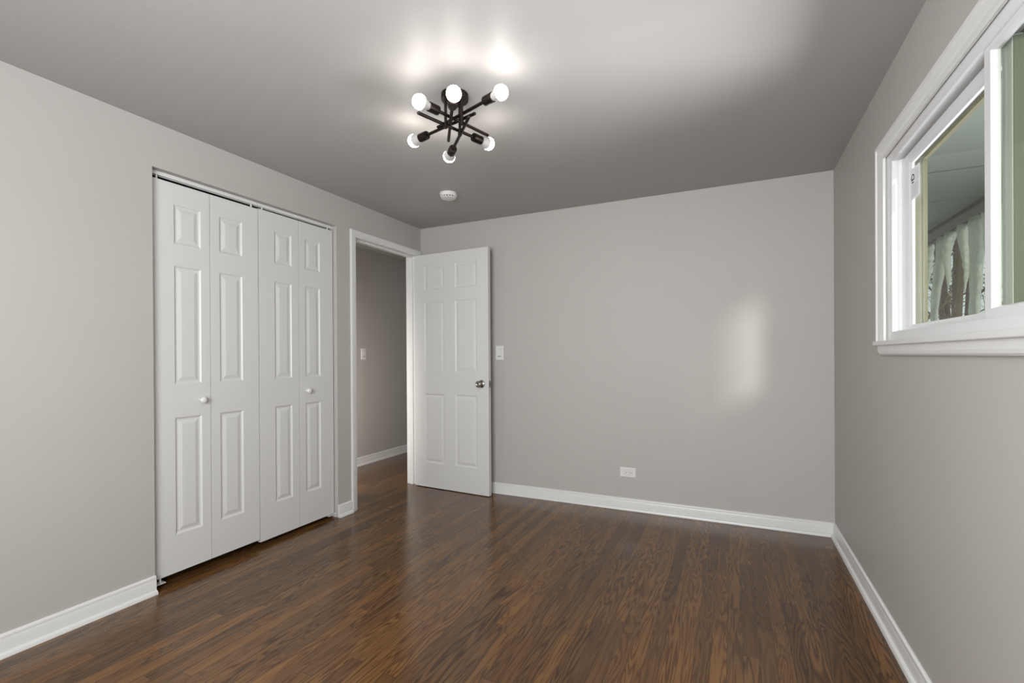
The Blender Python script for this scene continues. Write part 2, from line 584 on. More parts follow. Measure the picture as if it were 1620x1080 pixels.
link('sun_blocking_blind', bm, M['plastic'], w2)

# closet interior
bm = bmesh.new()
box(bm, -0.72, -0.70, CL0 - 0.12, CL1 + 0.06, 0, H)
box(bm, -0.70, -TL, CL0 - 0.12, CL0 - 0.10, 0, H)
box(bm, -0.70, -TL, CL1 + 0.04, CL1 + 0.06, 0, H)
struct('wall_closet', bm, M['closet_shade'], label='inner walls of the closet with shade put into their colour', cat='wall')

# hall beyond the doorway
bm = bmesh.new()
box(bm, HX - 0.1, HX, -0.99, 2.8, 0, H)
struct('wall_hall', bm, M['wall'], label='grey hall wall seen through the doorway', cat='wall')
bm = bmesh.new()
box(bm, HX, -TL, 2.7, 2.8, 0, H)
box(bm, -TL - 0.0, -TL + 0.11, 0.11, 2.8, 0, H)
box(bm, HX, -0.72, -0.99, -0.94, 0, H)
struct('wall_hall_end', bm, M['wall'], label='end walls of the hall out of sight', cat='wall')

# ------------------------------------------------------------------ baseboards with shoe moulding
BASE = [(0.0, 0.0), (0.027, 0.0), (0.0265, 0.008), (0.023, 0.015), (0.016, 0.0185), (0.0125, 0.019), (0.0125, 0.062), (0.0105, 0.068),
        (0.0095, 0.0725), (0.0105, 0.076), (0.0100, 0.082), (0.0065, 0.0870), (0.003, 0.0885), (0.0, 0.0885)]
fl = lambda u, v, h: Vector((u, v, h))
def baseboard(name, path, label):
    b_ = bmesh.new()
    sweep(b_, path, BASE, fl)
    return struct(name, b_, M['trim'], label=label, cat='baseboard', auto=35)
baseboard('baseboard_left', [(0.0, CL0), (0.0, YF)], 'white baseboard on the left wall before the closet')
baseboard('baseboard_left_short', [(0.0, DO0 - 0.052), (0.0, CL1)], 'short white baseboard between closet and doorway')
baseboard('baseboard_back', [(W, YF), (W, 0.0), (0.02, 0.0)], 'white baseboard along back and window walls')
baseboard('baseboard_hall', [(HX, 2.7), (HX, -0.93)], 'white baseboard at the foot of the hall wall')

# ------------------------------------------------------------------ doorway trim: jambs, stops and casing
def casing_profile(wd, th):
    return [(0.0, 0.0), (0.0, th * 0.55), (wd * 0.10, th * 0.72), (wd * 0.30, th * 0.72), (wd * 0.38, th * 0.88), (wd * 0.80, th), (wd * 0.93, th), (wd, th * 0.80), (wd, 0.0)]
bm = bmesh.new()
pl = lambda u, v, h: Vector((h, u, v))
cp = casing_profile(0.052, 0.014)
sweep(bm, [(DO1 - 0.003, 0.0), (DO1 - 0.003, DOZ - 0.0), (DO0 + 0.003, DOZ - 0.0), (DO0 + 0.003, 0.0)], [(-o, h) for o, h in cp], pl)
casing = struct('trim_1', bm, M['trim'], label='white casing and jamb around the doorway', cat='door trim', auto=30)
bm = bmesh.new()
grid_slab(bm, 0, -TL - 0.003, 0.0, [DO0 - 0.019, DO0, DO1, DO1 + 0.019], [0.0, DOZ, DOZ + 0.019], lambda i, j: not (i == 1 and j == 0))
link('door_jamb', bm, M['trim'], casing, bevel=0.0015)
bm = bmesh.new()
grid_slab(bm, 0, -0.078, -0.042, [DO0, DO0 + 0.012, DO1 - 0.012, DO1], [0.0, DOZ - 0.012, DOZ], lambda i, j: not (i == 1 and j == 0))
link('door_stop', bm, M['trim'], casing, bevel=0.002)
bm = bmesh.new(); box(bm, -0.038, -0.004, DO0 - 0.0005, DO0 + 0.0015, 0.905, 0.955)
link('strike_plate', bm, M['nickel'], casing)

# ------------------------------------------------------------------ panel doors
def panel_door(bm, width, height, thick, panels, both=False):
    """leaf in local x (0..width), z (0..height); front face at y = 0 looking to -y; raised panels (x0, x1, z0, z1)"""
    xs = sorted({0.0, width, *[round(a, 4) for p in panels for a in p[:2]]})
    zs = sorted({0.0, height, *[round(a, 4) for p in panels for a in p[2:]]})
    def face(y, sgn):
        cache = {}
        def P(x, z, d=0.0):
            k = (round(x, 5), round(z, 5), round(d, 5))
            if k not in cache:
                cache[k] = bm.verts.new((x, y + sgn * d, z))
            return cache[k]
        for i in range(len(xs) - 1):
            for j in range(len(zs) - 1):
                x0, x1, z0, z1 = xs[i], xs[i + 1], zs[j], zs[j + 1]
                inp = any(p[0] - 1e-6 <= x0 and x1 <= p[1] + 1e-6 and p[2] - 1e-6 <= z0 and z1 <= p[3] + 1e-6 for p in panels)
                if not inp:
                    bm.faces.new([P(x0, z0), P(x1, z0), P(x1, z1), P(x0, z1)])
        for (x0, x1, z0, z1) in panels:
            rings = [(0.0, 0.0), (0.003, 0.0015), (0.006, 0.0045), (0.010, 0.0062), (0.016, 0.0066), (0.034, 0.0020), (0.037, 0.0016)]
            prev = None
            for ins, dep in rings:
                r = [P(x0 + ins, z0 + ins, dep), P(x1 - ins, z0 + ins, dep), P(x1 - ins, z1 - ins, dep), P(x0 + ins, z1 - ins, dep)]
                if prev:
                    for k in range(4):
                        bm.faces.new([prev[k], prev[(k + 1) % 4], r[(k + 1) % 4], r[k]])
                prev = r
            bm.faces.new(prev)
        return P
    A = face(0.0, 1)
    B = face(thick, -1) if both else None
    if B is None:
        cb = {}
        def B(x, z, d=0.0):
            k = (round(x, 5), round(z, 5))
            if k not in cb: cb[k] = bm.verts.new((x, thick, z))
            return cb[k]
        bm.faces.new([B(x, 0.0) for x in xs] + [B(width, z) for z in zs[1:]] + [B(x, height) for x in reversed(xs[:-1])] + [B(0.0, z) for z in reversed(zs[1:-1])])
    for i in range(len(xs) - 1):
        for z in (0.0, height):
            bm.faces.new([A(xs[i], z), A(xs[i + 1], z), B(xs[i + 1], z), B(xs[i], z)])
    for j in range(len(zs) - 1):
        for x in (0.0, width):
            bm.faces.new([A(x, zs[j]), A(x, zs[j + 1]), B(x, zs[j + 1]), B(x, zs[j])])

# entry door, open against the back wall; its face towards the camera
ang = math.atan2(-0.142 + 0.097, 0.772)
door = empty('door_1', (0.001, -0.0975, 0.0), 'white six panel door standing open against the back wall', 'door', None, 'structure')
door.rotation_euler = (0, 0, ang)
bpy.context.view_layer.update()
def on_door(o):
    o.matrix_parent_inverse = Matrix.Identity(4)
    return o
bm = bmesh.new()
DZ0 = 0.006
pz = [(0.222, 0.829), (1.018, 1.634), (1.738, 1.956)]
panels = [(a, b, z0 - DZ0, z1 - DZ0) for a, b in ((0.109, 0.325), (0.440, 0.660)) for z0, z1 in pz]
panel_door(bm, 0.772, 2.053 - DZ0, 0.035, panels, both=True)
slab = on_door(link('door_slab', bm, M['door'], door))
slab.location = (0, 0, DZ0)
KZ = 0.926
for sgn, y0, nm in ((-1, 0.0, 'door_knob'), (1, 0.035, 'door_knob')):
    bm = bmesh.new()
    lathe(bm, [(0.0, 0.0), (0.031, 0.0), (0.032, 0.003), (0.028, 0.007), (0.014, 0.010), (0.0115, 0.020), (0.012, 0.028), (0.019, 0.034),
               (0.0255, 0.041), (0.0275, 0.048), (0.0265, 0.055), (0.022, 0.0605), (0.0135, 0.0625), (0.012, 0.0600), (0.0, 0.0600)], (0.703, y0, KZ), (0, sgn, 0), 36)
    k = on_door(link(nm, bm, M['nickel'], door, smooth=True))
    k['label'] = 'round nickel door knob'
bm = bmesh.new()
box(bm, 0.7715, 0.7735, 0.005, 0.030, KZ - 0.028, KZ + 0.028)
lathe(bm, [(0.0085, 0.0), (0.0085, 0.010), (0.006, 0.0125), (0.0, 0.0125)], (0.7730, 0.0175, KZ), (1, 0, 0), 16)
lt = on_door(link('door_latch', bm, M['nickel'], door)); lt['label'] = 'nickel latch on the door edge'
for z in (0.20, 1.05, 1.84):
    bm = bmesh.new()
    lathe(bm, [(0.0055, 0.0), (0.0055, 0.089)], (-0.004, 0.036, z), (0, 0, 1), 12)
    box(bm, -0.0012, 0.0006, 0.004, 0.034, z, z + 0.089)
    hg = on_door(link('hinge', bm, M['trim'], door))

# closet: two bifold doors of two leaves each
LEAF_T = 0.028
DX = -0.030
def bifold(name, y0, leaves, z0, z1, knob_y, bracket_y, label):
    root = empty(name, (DX, y0, 0.0), label, 'closet door', None, 'structure')
    for (ya, yb, pa, pb) in leaves:
        b_ = bmesh.new()
        ps = [(pa - ya, pb - ya, c - z0, d - z0) for c, d in ((0.243, 0.848), (1.021, 1.635), (1.748, 1.952))]
        panel_door(b_, yb - ya - 0.003, z1 - z0, LEAF_T, ps)
        # local x runs along +y of the room, local -y looks into the room (+x)
        o = link('door_leaf', b_, M['door'], root)
        o.matrix_parent_inverse = Matrix.Identity(4)
        o.rotation_euler = (0, 0, math.pi / 2)
        o.location = (0.0, ya - y0 + 0.0015, z0)
    b_ = bmesh.new()
    lathe(b_, [(0.0, 0.0), (0.0105, 0.0), (0.0085, 0.004), (0.0075, 0.010), (0.010, 0.014), (0.0160, 0.019), (0.0180, 0.0255), (0.0165, 0.032), (0.010, 0.0365), (0.0, 0.0375)],
          (0.0, knob_y - y0, 0.930), (1, 0, 0), 28)
    k = link('door_knob', b_, M['plastic'], root, smooth=True); k.matrix_parent_inverse = Matrix.Identity(4)
    k['label'] = 'small round white knob'
    for yy in (leaves[0][0] + 0.035, leaves[-1][1] - 0.035):
        b_ = bmesh.new()
        lathe(b_, [(0.004, z1 - 0.004), (0.004, z1 + 0.006), (0.0045, z1 + 0.006), (0.0045, 2.0805)], (-0.014, yy - y0, 0.0), (0, 0, 1), 12)
        p = link('pivot_pin', b_, M['plastic'], root); p.matrix_parent_inverse = Matrix.Identity(4)
    # floor bracket screwed to the closet jamb
    s = 1 if bracket_y < (leaves[0][0] + leaves[-1][1]) / 2 else -1
    yb = bracket_y - y0
    b_ = bmesh.new()
    box(b_, -0.030, 0.006, min(yb, yb + s * 0.062), max(yb, yb + s * 0.062), 0.020, 0.0235)
    box(b_, -0.030, 0.006, min(yb, yb + s * 0.003), max(yb, yb + s * 0.003), 0.002, 0.030)
    lathe(b_, [(0.005, 0.0), (0.005, 0.030)], (-0.014, yb + s * 0.045, 0.0225), (0, 0, 1), 12)
    p = link('floor_bracket', b_, M['plastic'], root); p.matrix_parent_inverse = Matrix.Identity(4)
    return root
bifold('door_2', -2.180, [(-2.180, -1.890, -2.075, -1.939), (-1.890, -1.599, -1.839, -1.702)], 0.048, 2.058, -1.944, CL0,
       'white bifold closet door nearer the camera, two leaves wide')
bifold('door_3', -1.597, [(-1.597, -1.308, -1.490, -1.363), (-1.308, -1.014, -1.257, -1.131)], 0.030, 2.063, -1.248, CL1,
       'white bifold closet door beside the doorway, two leaves wide')
# hanging track under the closet header
trk = empty('closet_track', (-0.045, (CL0 + CL1) / 2, CLZ), 'white metal track under the closet header above the bifold doors', 'track')
for a, b in ((CL0 + 0.002, -1.600), (-1.598, CL1 - 0.002)):
    bm = bmesh.new()
    prof = [(-0.006, 0.0), (0.006, 0.0), (0.006, -0.0105), (0.014, -0.0105), (0.014, -0.0215), (0.0085, -0.0215), (0.0085, -0.0190), (0.0115, -0.0190),
            (0.0115, -0.013), (-0.0115, -0.013), (-0.0115, -0.0190), (-0.0085, -0.0190), (-0.0085, -0.0215), (-0.014, -0.0215), (-0.014, -0.0105), (-0.006, -0.0105)]
    r0 = [bm.verts.new((-0.049 + x, a, CLZ + z)) for x, z in prof]
    r1 = [bm.verts.new((-0.049 + x, b, CLZ + z)) for x, z in prof]
    for i in range(len(prof)):
        j = (i + 1) % len(prof)
        bm.faces.new([r0[i], r0[j], r1[j], r1[i]])
    bm.faces.new(r0); bm.faces.new(r1)
    o = link('track_rail', bm, M['trim'], trk)
    o.matrix_parent_inverse = trk.matrix_basis.inverted() if False else Matrix.Translation((0.045, -(CL0 + CL1) / 2, -CLZ))

def at_root(o, root):
    """child built in world coordinates under an unrotated Empty"""
    o.matrix_parent_inverse = Matrix.Translation(-Vector(root.location))
    return o

# ------------------------------------------------------------------ window in the right wall
fw_ = lambda u, v, d: Vector((W + d, u, v))
win = empty('window_1', (W, (WF + WN) / 2, WB), 'white sliding window high in the right wall', 'window', None, 'structure')
bm = bmesh.new()
# far, near, top, bottom -> rect as (u0, u1, v0, v1, d)
loft_rects(bm, [(WN, WF, WB, WT, 0.066), (WN, WF, WB, WT, 0.005), (-2.697, -1.112, 1.211, 1.979, 0.005), (-2.658, -1.150, 1.247, 1.948, 0.010), (-2.654, -1.147, 1.249, 1.946, 0.013),
                (-2.654, -1.147, 1.249, 1.946, 0.030), (-2.660, -1.141, 1.243, 1.951, 0.031), (-2.660, -1.141, 1.243, 1.951, 0.066)], fw_, join_ends=True)
at_root(link('window_frame', bm, M['vinyl'], win), win)
bm = bmesh.new()
loft_rects(bm, [(WN, WF, WB, WT, 0.066), (WN, WF, WB, WT, 0.126), (-2.650, -1.150, 1.252, 1.935, 0.126), (-2.650, -1.150, 1.252, 1.935, 0.112),
                (-2.656, -1.142, 1.246, 1.948, 0.110), (-2.656, -1.142, 1.246, 1.948, 0.090), (-2.648, -1.152, 1.252, 1.940, 0.088), (-2.648, -1.152, 1.252, 1.940, 0.066)], fw_, join_ends=True)
ef = at_root(link('outer_frame', bm, M['tan'], win), win); ef['label'] = 'tan outer frame seen through the glass'

def sash(name, outer, face_in, glass, d_face, d_in, d_glass, d_back):
    un, uf, vb, vt = outer
    b_ = bmesh.new()
    loft_rects(b_, [(un, uf, vb, vt, d_back), (un, uf, vb, vt, d_face + 0.001), (un + .001, uf - .001, vb + .001, vt - .001, d_face), (*face_in, d_in), (*glass, d_glass - 0.002), (*glass, d_glass + 0.006)], fw_, join_ends=True)
    s_ = at_root(link(name, b_, M['vinyl'], win), win)
    b_ = bmesh.new()
    g = glass
    box(b_, W + d_glass, W + d_glass + 0.004, g[0] - .004, g[1] + .004, g[2] - .004, g[3] + .004)
    p_ = link('pane', b_, M['glass'], s_)
    p_.matrix_parent_inverse = Matrix.Identity(4)
    return s_
fs = sash('fixed_sash', (-1.975, -1.142, 1.236, 1.944), (-1.914, -1.205, 1.262, 1.913), (-1.905, -1.222, 1.272, 1.906), 0.046, 0.051, 0.060, 0.072)
sash('sliding_sash', (-2.652, -1.914, 1.240, 1.960 - 0.012), (-2.612, -1.947, 1.272, 1.930), (-2.606, -1.953, 1.277, 1.926), 0.016, 0.016, 0.028, 0.042)
bm = bmesh.new(); box(bm, W + 0.0475, W + 0.0715, -1.9785, -1.9745, 1.240, 1.940)  # strip added to darken the sunlit end face of the fixed sash
ws = link('sash_shade_strip', bm, M['sash_shade'], fs); ws.matrix_parent_inverse = Matrix.Identity(4)
ws['label'] = 'grey green strip added to darken the sash end'
# half screen outside the sliding sash
bm = bmesh.new(); box(bm, W + 0.0995, W + 0.1005, -2.64, -1.975, 1.262, 1.93)
at_root(link('insect_screen', bm, M['screen'], win), win)
bm = bmesh.new()
loft_rects(bm, [(-2.650, -1.955, 1.252, 1.938, 0.094), (-2.650, -1.955, 1.252, 1.938, 0.106), (-2.636, -1.972, 1.266, 1.924, 0.106), (-2.636, -1.972, 1.266, 1.924, 0.094)], fw_, join_ends=True)
at_root(link('screen_frame', bm, M['vinyl'], win), win)

# interior casing, stool and apron
bm = bmesh.new()
pw_ = lambda u, v, h: Vector((W - h, u, v))
cw = [(0.0, 0.0), (0.0, 0.008), (0.006, 0.011), (0.020, 0.0115), (0.026, 0.0145), (0.031, 0.0150), (0.047, 0.0185), (0.050, 0.0225), (0.060, 0.0235), (0.064, 0.0205), (0.064, 0.0)]
sweep(bm, [(-1.108, WB), (-1.108, 1.976), (-2.692, 1.976), (-2.692, WB)], [(-o, h) for o, h in cw], pw_)
wc = struct('trim_2', bm, M['trim'], label='white moulded casing with sill around the window', cat='window trim', auto=30)
bm = bmesh.new(); box(bm, W - 0.031, W + 0.006, -2.770, -1.032, 1.192, 1.211)
link('window_sill', bm, M['trim'], wc, bevel=0.004, segs=3)
bm = bmesh.new()
r = [(0.0, 1.152), (0.012, 1.152), (0.017, 1.158), (0.019, 1.168), (0.019, 1.1925), (0.0, 1.1925)]
ya, yb = -2.745, -1.062
r0 = [bm.verts.new((W - x, ya, z)) for x, z in r]; r1 = [bm.verts.new((W - x, yb - (0.018 if z < 1.16 else 0.0), z)) for x, z in r]
for i in range(len(r)):
    j = (i + 1) % len(r); bm.faces.new([r0[i], r0[j], r1[j], r1[i]])
bm.faces.new(r0); bm.faces.new(r1)
link('apron', bm, M['trim'], wc)

# paper sticker on the glass, upper far corner
stk = empty('paper_sticker', (W + 0.055, -1.25, 1.82), 'small white printed paper label stuck to the window glass, upper corner', 'sticker')
def sbox(bm, s0, s1, t0, t1, h0, h1):
    """a flat box on the sheet: s across (0 far edge, 1 near edge), t up, h metres off the sheet"""
    def P(a, t, h):
        return Vector((W + 0.0525 + 0.0065 * a - h, -1.2205 - 0.0745 * a, 1.754 + 0.005 * a + t * (0.123 - 0.003 * a)))
    v = [bm.verts.new(P(a, t, h)) for a in (s0, s1) for t in (t0, t1) for h in (h0, h1)]
    for f in ((0, 1, 3, 2), (4, 6, 7, 5), (0, 4, 5, 1), (2, 3, 7, 6), (0, 2, 6, 4), (1, 5, 7, 3)):
        bm.faces.new([v[q] for q in f])
bm = bmesh.new(); sbox(bm, 0, 1, 0, 1, -0.0004, 0.0)
at_root(link('paper_sheet', bm, M['paper'], stk), stk)
bm = bmesh.new()
for k in range(10):
    a0, a1 = math.pi * k / 10, math.pi * (k + 1) / 10
    am = (a0 + a1) / 2
    sbox(bm, 0.27 + 0.145 * math.cos(am) - 0.035, 0.27 + 0.145 * math.cos(am) + 0.035, 0.68 + 0.115 * math.sin(am) - 0.016, 0.68 + 0.115 * math.sin(am) + 0.016, 0.0002, 0.0005 + k * 1e-5)
sbox(bm, 0.11, 0.43, 0.605, 0.650, 0.0002, 0.0005)
sbox(bm, 0.10, 0.165, 0.64, 0.70, 0.0002, 0.0006)
sbox(bm, 0.375, 0.44, 0.64, 0.70, 0.0002, 0.0006)
sbox(bm, 0.16, 0.38, 0.52, 0.565, 0.0002, 0.0005)
at_root(link('black_emblem', bm, M['ink'], stk), stk)
bm = bmesh.new()
rnd = random.Random(4)
for k in range(9):
    t = 0.46 - k * 0.047
    sbox(bm, 0.10, 0.92 - rnd.random() * 0.2, t, t + 0.012, 0.0002, 0.0004)
for k in range(5):
    t = 0.86 - k * 0.072
    sbox(bm, 0.55 + rnd.random() * 0.04, 0.93, t, t + 0.012, 0.0002, 0.0004)
at_root(link('fine_print', bm, M['grey_ink'], stk), stk)

# ------------------------------------------------------------------ ceiling light
LC = Vector((1.471, -1.752, H))
lamp = empty('ceiling_light', LC, 'dark bronze six bulb ceiling light with crossed rods, all bulbs lit', 'ceiling light')
bm = bmesh.new()
lathe(bm, [(0.0, 0.0), (0.0605, 0.0), (0.0605, -0.022), (0.0585, -0.0255), (0.0, -0.0255)], LC, (0, 0, 1), 48)
at_root(link('canopy', bm, M['bronze'], lamp, auto=30), lamp)
STEMS = [(1.445, -1.787, 0.146), (1.478, -1.722, 0.158), (1.522, -1.778, 0.142)]
for (x, y, l) in STEMS:
    bm = bmesh.new()
    lathe(bm, [(0.0, -0.024), (0.0065, -0.024), (0.0065, -l + 0.004), (0.009, -l + 0.004), (0.009, -l - 0.012), (0.0, -l - 0.012)], (x, y, H), (0, 0, 1), 20)
    at_root(link('stem', bm, M['bronze'], lamp, auto=30), lamp)
RODS = [((1.429, -1.955, 2.2), (1.543, -1.574, 2.2)), ((1.519, -1.529, 2.185), (1.387, -1.912, 2.185)), ((1.745, -1.842, 2.22), (1.349, -1.708, 2.22)),
        ((1.180, -1.661, 2.21), (1.580, -1.761, 2.21)), ((1.597, -1.961, 2.19), (1.355, -1.626, 2.19)), ((1.288, -1.516, 2.17), (1.585, -1.820, 2.17))]
for A, B in RODS:
    A, B = Vector(A), Vector(B)
    ax = (B - A).normalized()
    L_ = (B - A).length
    bm = bmesh.new()
    lathe(bm, [(0.0, 0.09), (0.0070, 0.09), (0.0070, L_ - 0.002), (0.0045, L_), (0.0, L_)], A, ax, 20)
    rod = at_root(link('rod', bm, M['bronze'], lamp, auto=30), lamp)
    bm = bmesh.new()
    lathe(bm, [(0.0, 0.098), (0.011, 0.098), (0.0185, 0.096), (0.0198, 0.092), (0.0198, 0.047), (0.0185, 0.046), (0.0165, 0.047), (0.0165, 0.060), (0.0, 0.060)], A, ax, 32)
    so = link('socket', bm, M['bronze'], rod, auto=30); so.matrix_parent_inverse = Matrix.Identity(4)
    bm = bmesh.new()
    pr = []
    R0 = 0.0300
    for k in range(0, 13):
        t = math.pi * (1 - k / 12 * 0.60)
        pr.append((R0 * math.sin(t) if k else 0.0, R0 * math.cos(t)))
    mis = [0] * (len(pr) - 1)
    pr += [(0.0280, 0.0125), (0.0235, 0.024), (0.0175, 0.040), (0.0150, 0.052), (0.0, 0.052)]
    mis += [1] * 5
    lathe(bm, pr, A, ax, 32, mis=mis)
    bu = link('bulb', bm, [M['bulb'], M['bulb_neck']], rod, smooth=True); bu.matrix_parent_inverse = Matrix.Identity(4)
    bu['label'] = 'lit frosted white bulb'

# ------------------------------------------------------------------ smoke detector
sd = empty('smoke_detector', (0.747, -0.688, H), 'round white smoke detector on the ceiling above the doorway', 'smoke detector')
bm = bmesh.new()
lathe(bm, [(0.0, 0.0), (0.062, 0.0), (0.062, -0.008), (0.059, -0.009), (0.059, -0.020), (0.056, -0.024), (0.0, -0.024)], sd.location, (0, 0, 1), 48)
at_root(link('detector_body', bm, M['plastic'], sd, auto=30), sd)
bm = bmesh.new()
lathe(bm, [(0.0, -0.023), (0.049, -0.023), (0.049, -0.031), (0.0, -0.031)], sd.location, (0, 0, 1), 40)
at_root(link('vent_ring', bm, M['dark_slot'], sd), sd)
for k in range(16):
    a = 2 * math.pi * (k + 0.5) / 16
    c = Vector((math.cos(a), math.sin(a), 0)); t = Vector((-math.sin(a), math.cos(a), 0))
    bm = bmesh.new()
    vs_ = []
    for rr in (0.046, 0.0535):
        for tt in (-0.004, 0.004):
            for z in (-0.0225, -0.0315):
                vs_.append(bm.verts.new(Vector(sd.location) + c * rr + t * tt + Vector((0, 0, z))))
    for f in ((0, 1, 3, 2), (4, 6, 7, 5), (0, 4, 5, 1), (2, 3, 7, 6), (0, 2, 6, 4), (1, 5, 7, 3)):
        bm.faces.new([vs_[i] for i in f])
    at_root(link('vent_rib', bm, M['plastic'], sd), sd)
bm = bmesh.new()
lathe(bm, [(0.0, -0.031), (0.050, -0.031), (0.0510, -0.0325), (0.049, -0.0355), (0.030, -0.0375), (0.0, -0.038)], sd.location, (0, 0, 1), 40)
at_root(link('detector_cover', bm, M['plastic'], sd, auto=30), sd)

# ------------------------------------------------------------------ wall plates
def plate(root, uc, vc, wd, hg, place, mat=M['plastic']):
    b_ = bmesh.new()
    a, c = wd / 2, hg / 2
    loft_rects(b_, [(uc - a, uc + a, vc - c, vc + c, 0.0), (uc - a, uc + a, vc - c, vc + c, 0.0025), (uc - a + .004, uc + a - .004, vc - c + .004, vc + c - .004, 0.0062)], place, True, True)
    return at_root(link('cover_plate', b_, mat, root), root)
def slab_on(root, name, u0, u1, v0, v1, d0, d1, place, mat):
    b_ = bmesh.new()
    loft_rects(b_, [(u0, u1, v0, v1, d0), (u0, u1, v0, v1, d1)], place, True, True)
    return at_root(link(name, b_, mat, root), root)
on_back = lambda u, v, d: Vector((u, -d, v))
on_hall = lambda u, v, d: Vector((HX + d, u, v))
def switch(name, loc, uc, vc, place, label, flip=1):
    r_ = empty(name, loc, label, 'light switch')
    plate(r_, uc, vc, 0.074, 0.120, place)
    slab_on(r_, 'switch_gap', uc - .0180, uc + .0180, vc - .0345, vc + .0345, 0.005, 0.0064, place, M['grey_slot'])
    slab_on(r_, 'rocker', uc - .0168, uc + .0168, vc - .0333, vc + .0333, 0.005, 0.0088, place, M['plastic'])
    slab_on(r_, 'dimmer_slot', uc - .0130, uc + .0130, vc - .0300, vc - .0250, 0.008, 0.0092, place, M['dark_slot'])
    slab_on(r_, 'lever', uc - .0130, uc + .0130, vc + .020, vc + .026, 0.008, 0.0102, place, M['plastic'])
    return r_
switch('light_switch', (0.8025, 0.0, 1.1825), 0.8025, 1.1825, on_back, 'white rocker light switch on the back wall beside the open door')
switch('light_switch', (HX, 0.360, 1.186), 0.360, 1.186, on_hall, 'white rocker light switch on the hall wall seen through the doorway')
ot = empty('wall_outlet', (1.8725, 0.0, 0.280), 'white double wall outlet set sideways low on the back wall', 'outlet')
uc, vc = 1.8725, 0.280
plate(ot, uc, vc, 0.119, 0.073, on_back)
slab_on(ot, 'outlet_gap', uc - .0345, uc + .0345, vc - .0180, vc + .0180, 0.005, 0.0064, on_back, M['grey_slot'])
slab_on(ot, 'receptacle', uc - .0333, uc + .0333, vc - .0168, vc + .0168, 0.005, 0.0078, on_back, M['plastic'])
for cx in (-0.0170, 0.0170):
    slab_on(ot, 'socket_slot', uc + cx - .0075, uc + cx + .0005, vc + .0050, vc + .0075, 0.007, 0.0081, on_back, M['dark_slot'])
    slab_on(ot, 'socket_slot', uc + cx - .0065, uc + cx + .0000, vc - .0080, vc - .0055, 0.007, 0.0081, on_back, M['dark_slot'])
    b_ = bmesh.new()
    lathe(b_, [(0.0, 0.007), (0.0032, 0.007), (0.0032, 0.0081), (0.0, 0.0081)], (uc + cx + .0095, 0.0, vc - .0005), (0, -1, 0), 14)
    at_root(link('ground_hole', b_, M['dark_slot'], ot), ot)

# ------------------------------------------------------------------ outside: eave, icicles, snow, woods
EX, EZ = 4.12, 2.19
ev = empty('roof_eave', (3.7, 1.5, EZ), 'grey green roof eave with dark trim above the window', 'eave', None, 'structure')
ys = [-1.75, -0.109, 0.561, 1.231, 1.901, 2.571, 3.241, 3.911, 4.6]
for a, b in zip(ys, ys[1:]):
    bm = bmesh.new(); box(bm, W + TR, EX, a + 0.007, b - 0.007, EZ, EZ + 0.012)
    at_root(link('soffit_board', bm, M['soffit'], ev), ev)
bm = bmesh.new(); box(bm, W + TR, EX + 0.05, -1.75, 4.6, EZ + 0.0125, EZ + 0.05)
at_root(link('roof_deck', bm, M['fascia_trim'], ev), ev)
bm = bmesh.new(); box(bm, EX, EX + 0.035, -1.75, 4.6, 2.100, EZ + 0.10)
at_root(link('fascia', bm, M['fascia'], ev), ev)
bm = bmesh.new(); box(bm, EX - 0.022, EX, -1.75, 4.6, EZ - 0.016, EZ)
at_root(link('fascia_trim', bm, M['fascia_trim'], ev), ev)
bm = bmesh.new(); box(bm, EX - 0.004, EX + 0.040, -1.75, 4.6, 2.092, 2.100)
at_root(link('drip_edge', bm, M['fascia_trim'], ev), ev)

def icicle(y, wd, length, lean, sheet, seed, label, thick=None):
    """hangs from the drip edge; wd: width along the eave at the top; lean: drift along the eave towards the tip"""
    rn = random.Random(seed)
    root = Vector((EX + 0.015, y, 2.094))
    b_ = bmesh.new()
    n, sg = 26, 14
    rings = []
    for i in range(n + 1):
        t = i / n
        wv = wd * 0.5 * ((1 - t) ** sheet) * (1 + 0.16 * math.sin(t * 38 + seed) * (0.4 + t)) + 0.004 * (1 - t)
        th = min(wv, (thick or 0.035) * (1 - t * 0.8) + 0.002)
        c = Vector((0.012 * math.sin(t * 5 + seed), lean * t + 0.012 * math.sin(t * 7 + seed * 2), -length * t))
        if i == n:
            rings.append([b_.verts.new(root + c)])
        else:
            rings.append([b_.verts.new(root + c + Vector((math.cos(2 * math.pi * k / sg) * th * (1 + 0.12 * rn.uniform(-1, 1)),
                                                          math.sin(2 * math.pi * k / sg) * wv * (1 + 0.10 * rn.uniform(-1, 1)), 0))) for k in range(sg)])
    b_.faces.new(rings[0])
    for a, b in zip(rings, rings[1:]):
        for k in range(sg):
            if len(b) == 1:
                b_.faces.new([a[k], a[(k + 1) % sg], b[0]])
            else:
                b_.faces.new([a[k], a[(k + 1) % sg], b[(k + 1) % sg], b[k]])
    o = link('icicle', b_, M['ice'], None, smooth=True)
    return tag(o, label, 'icicle', 'icicles along the eave')
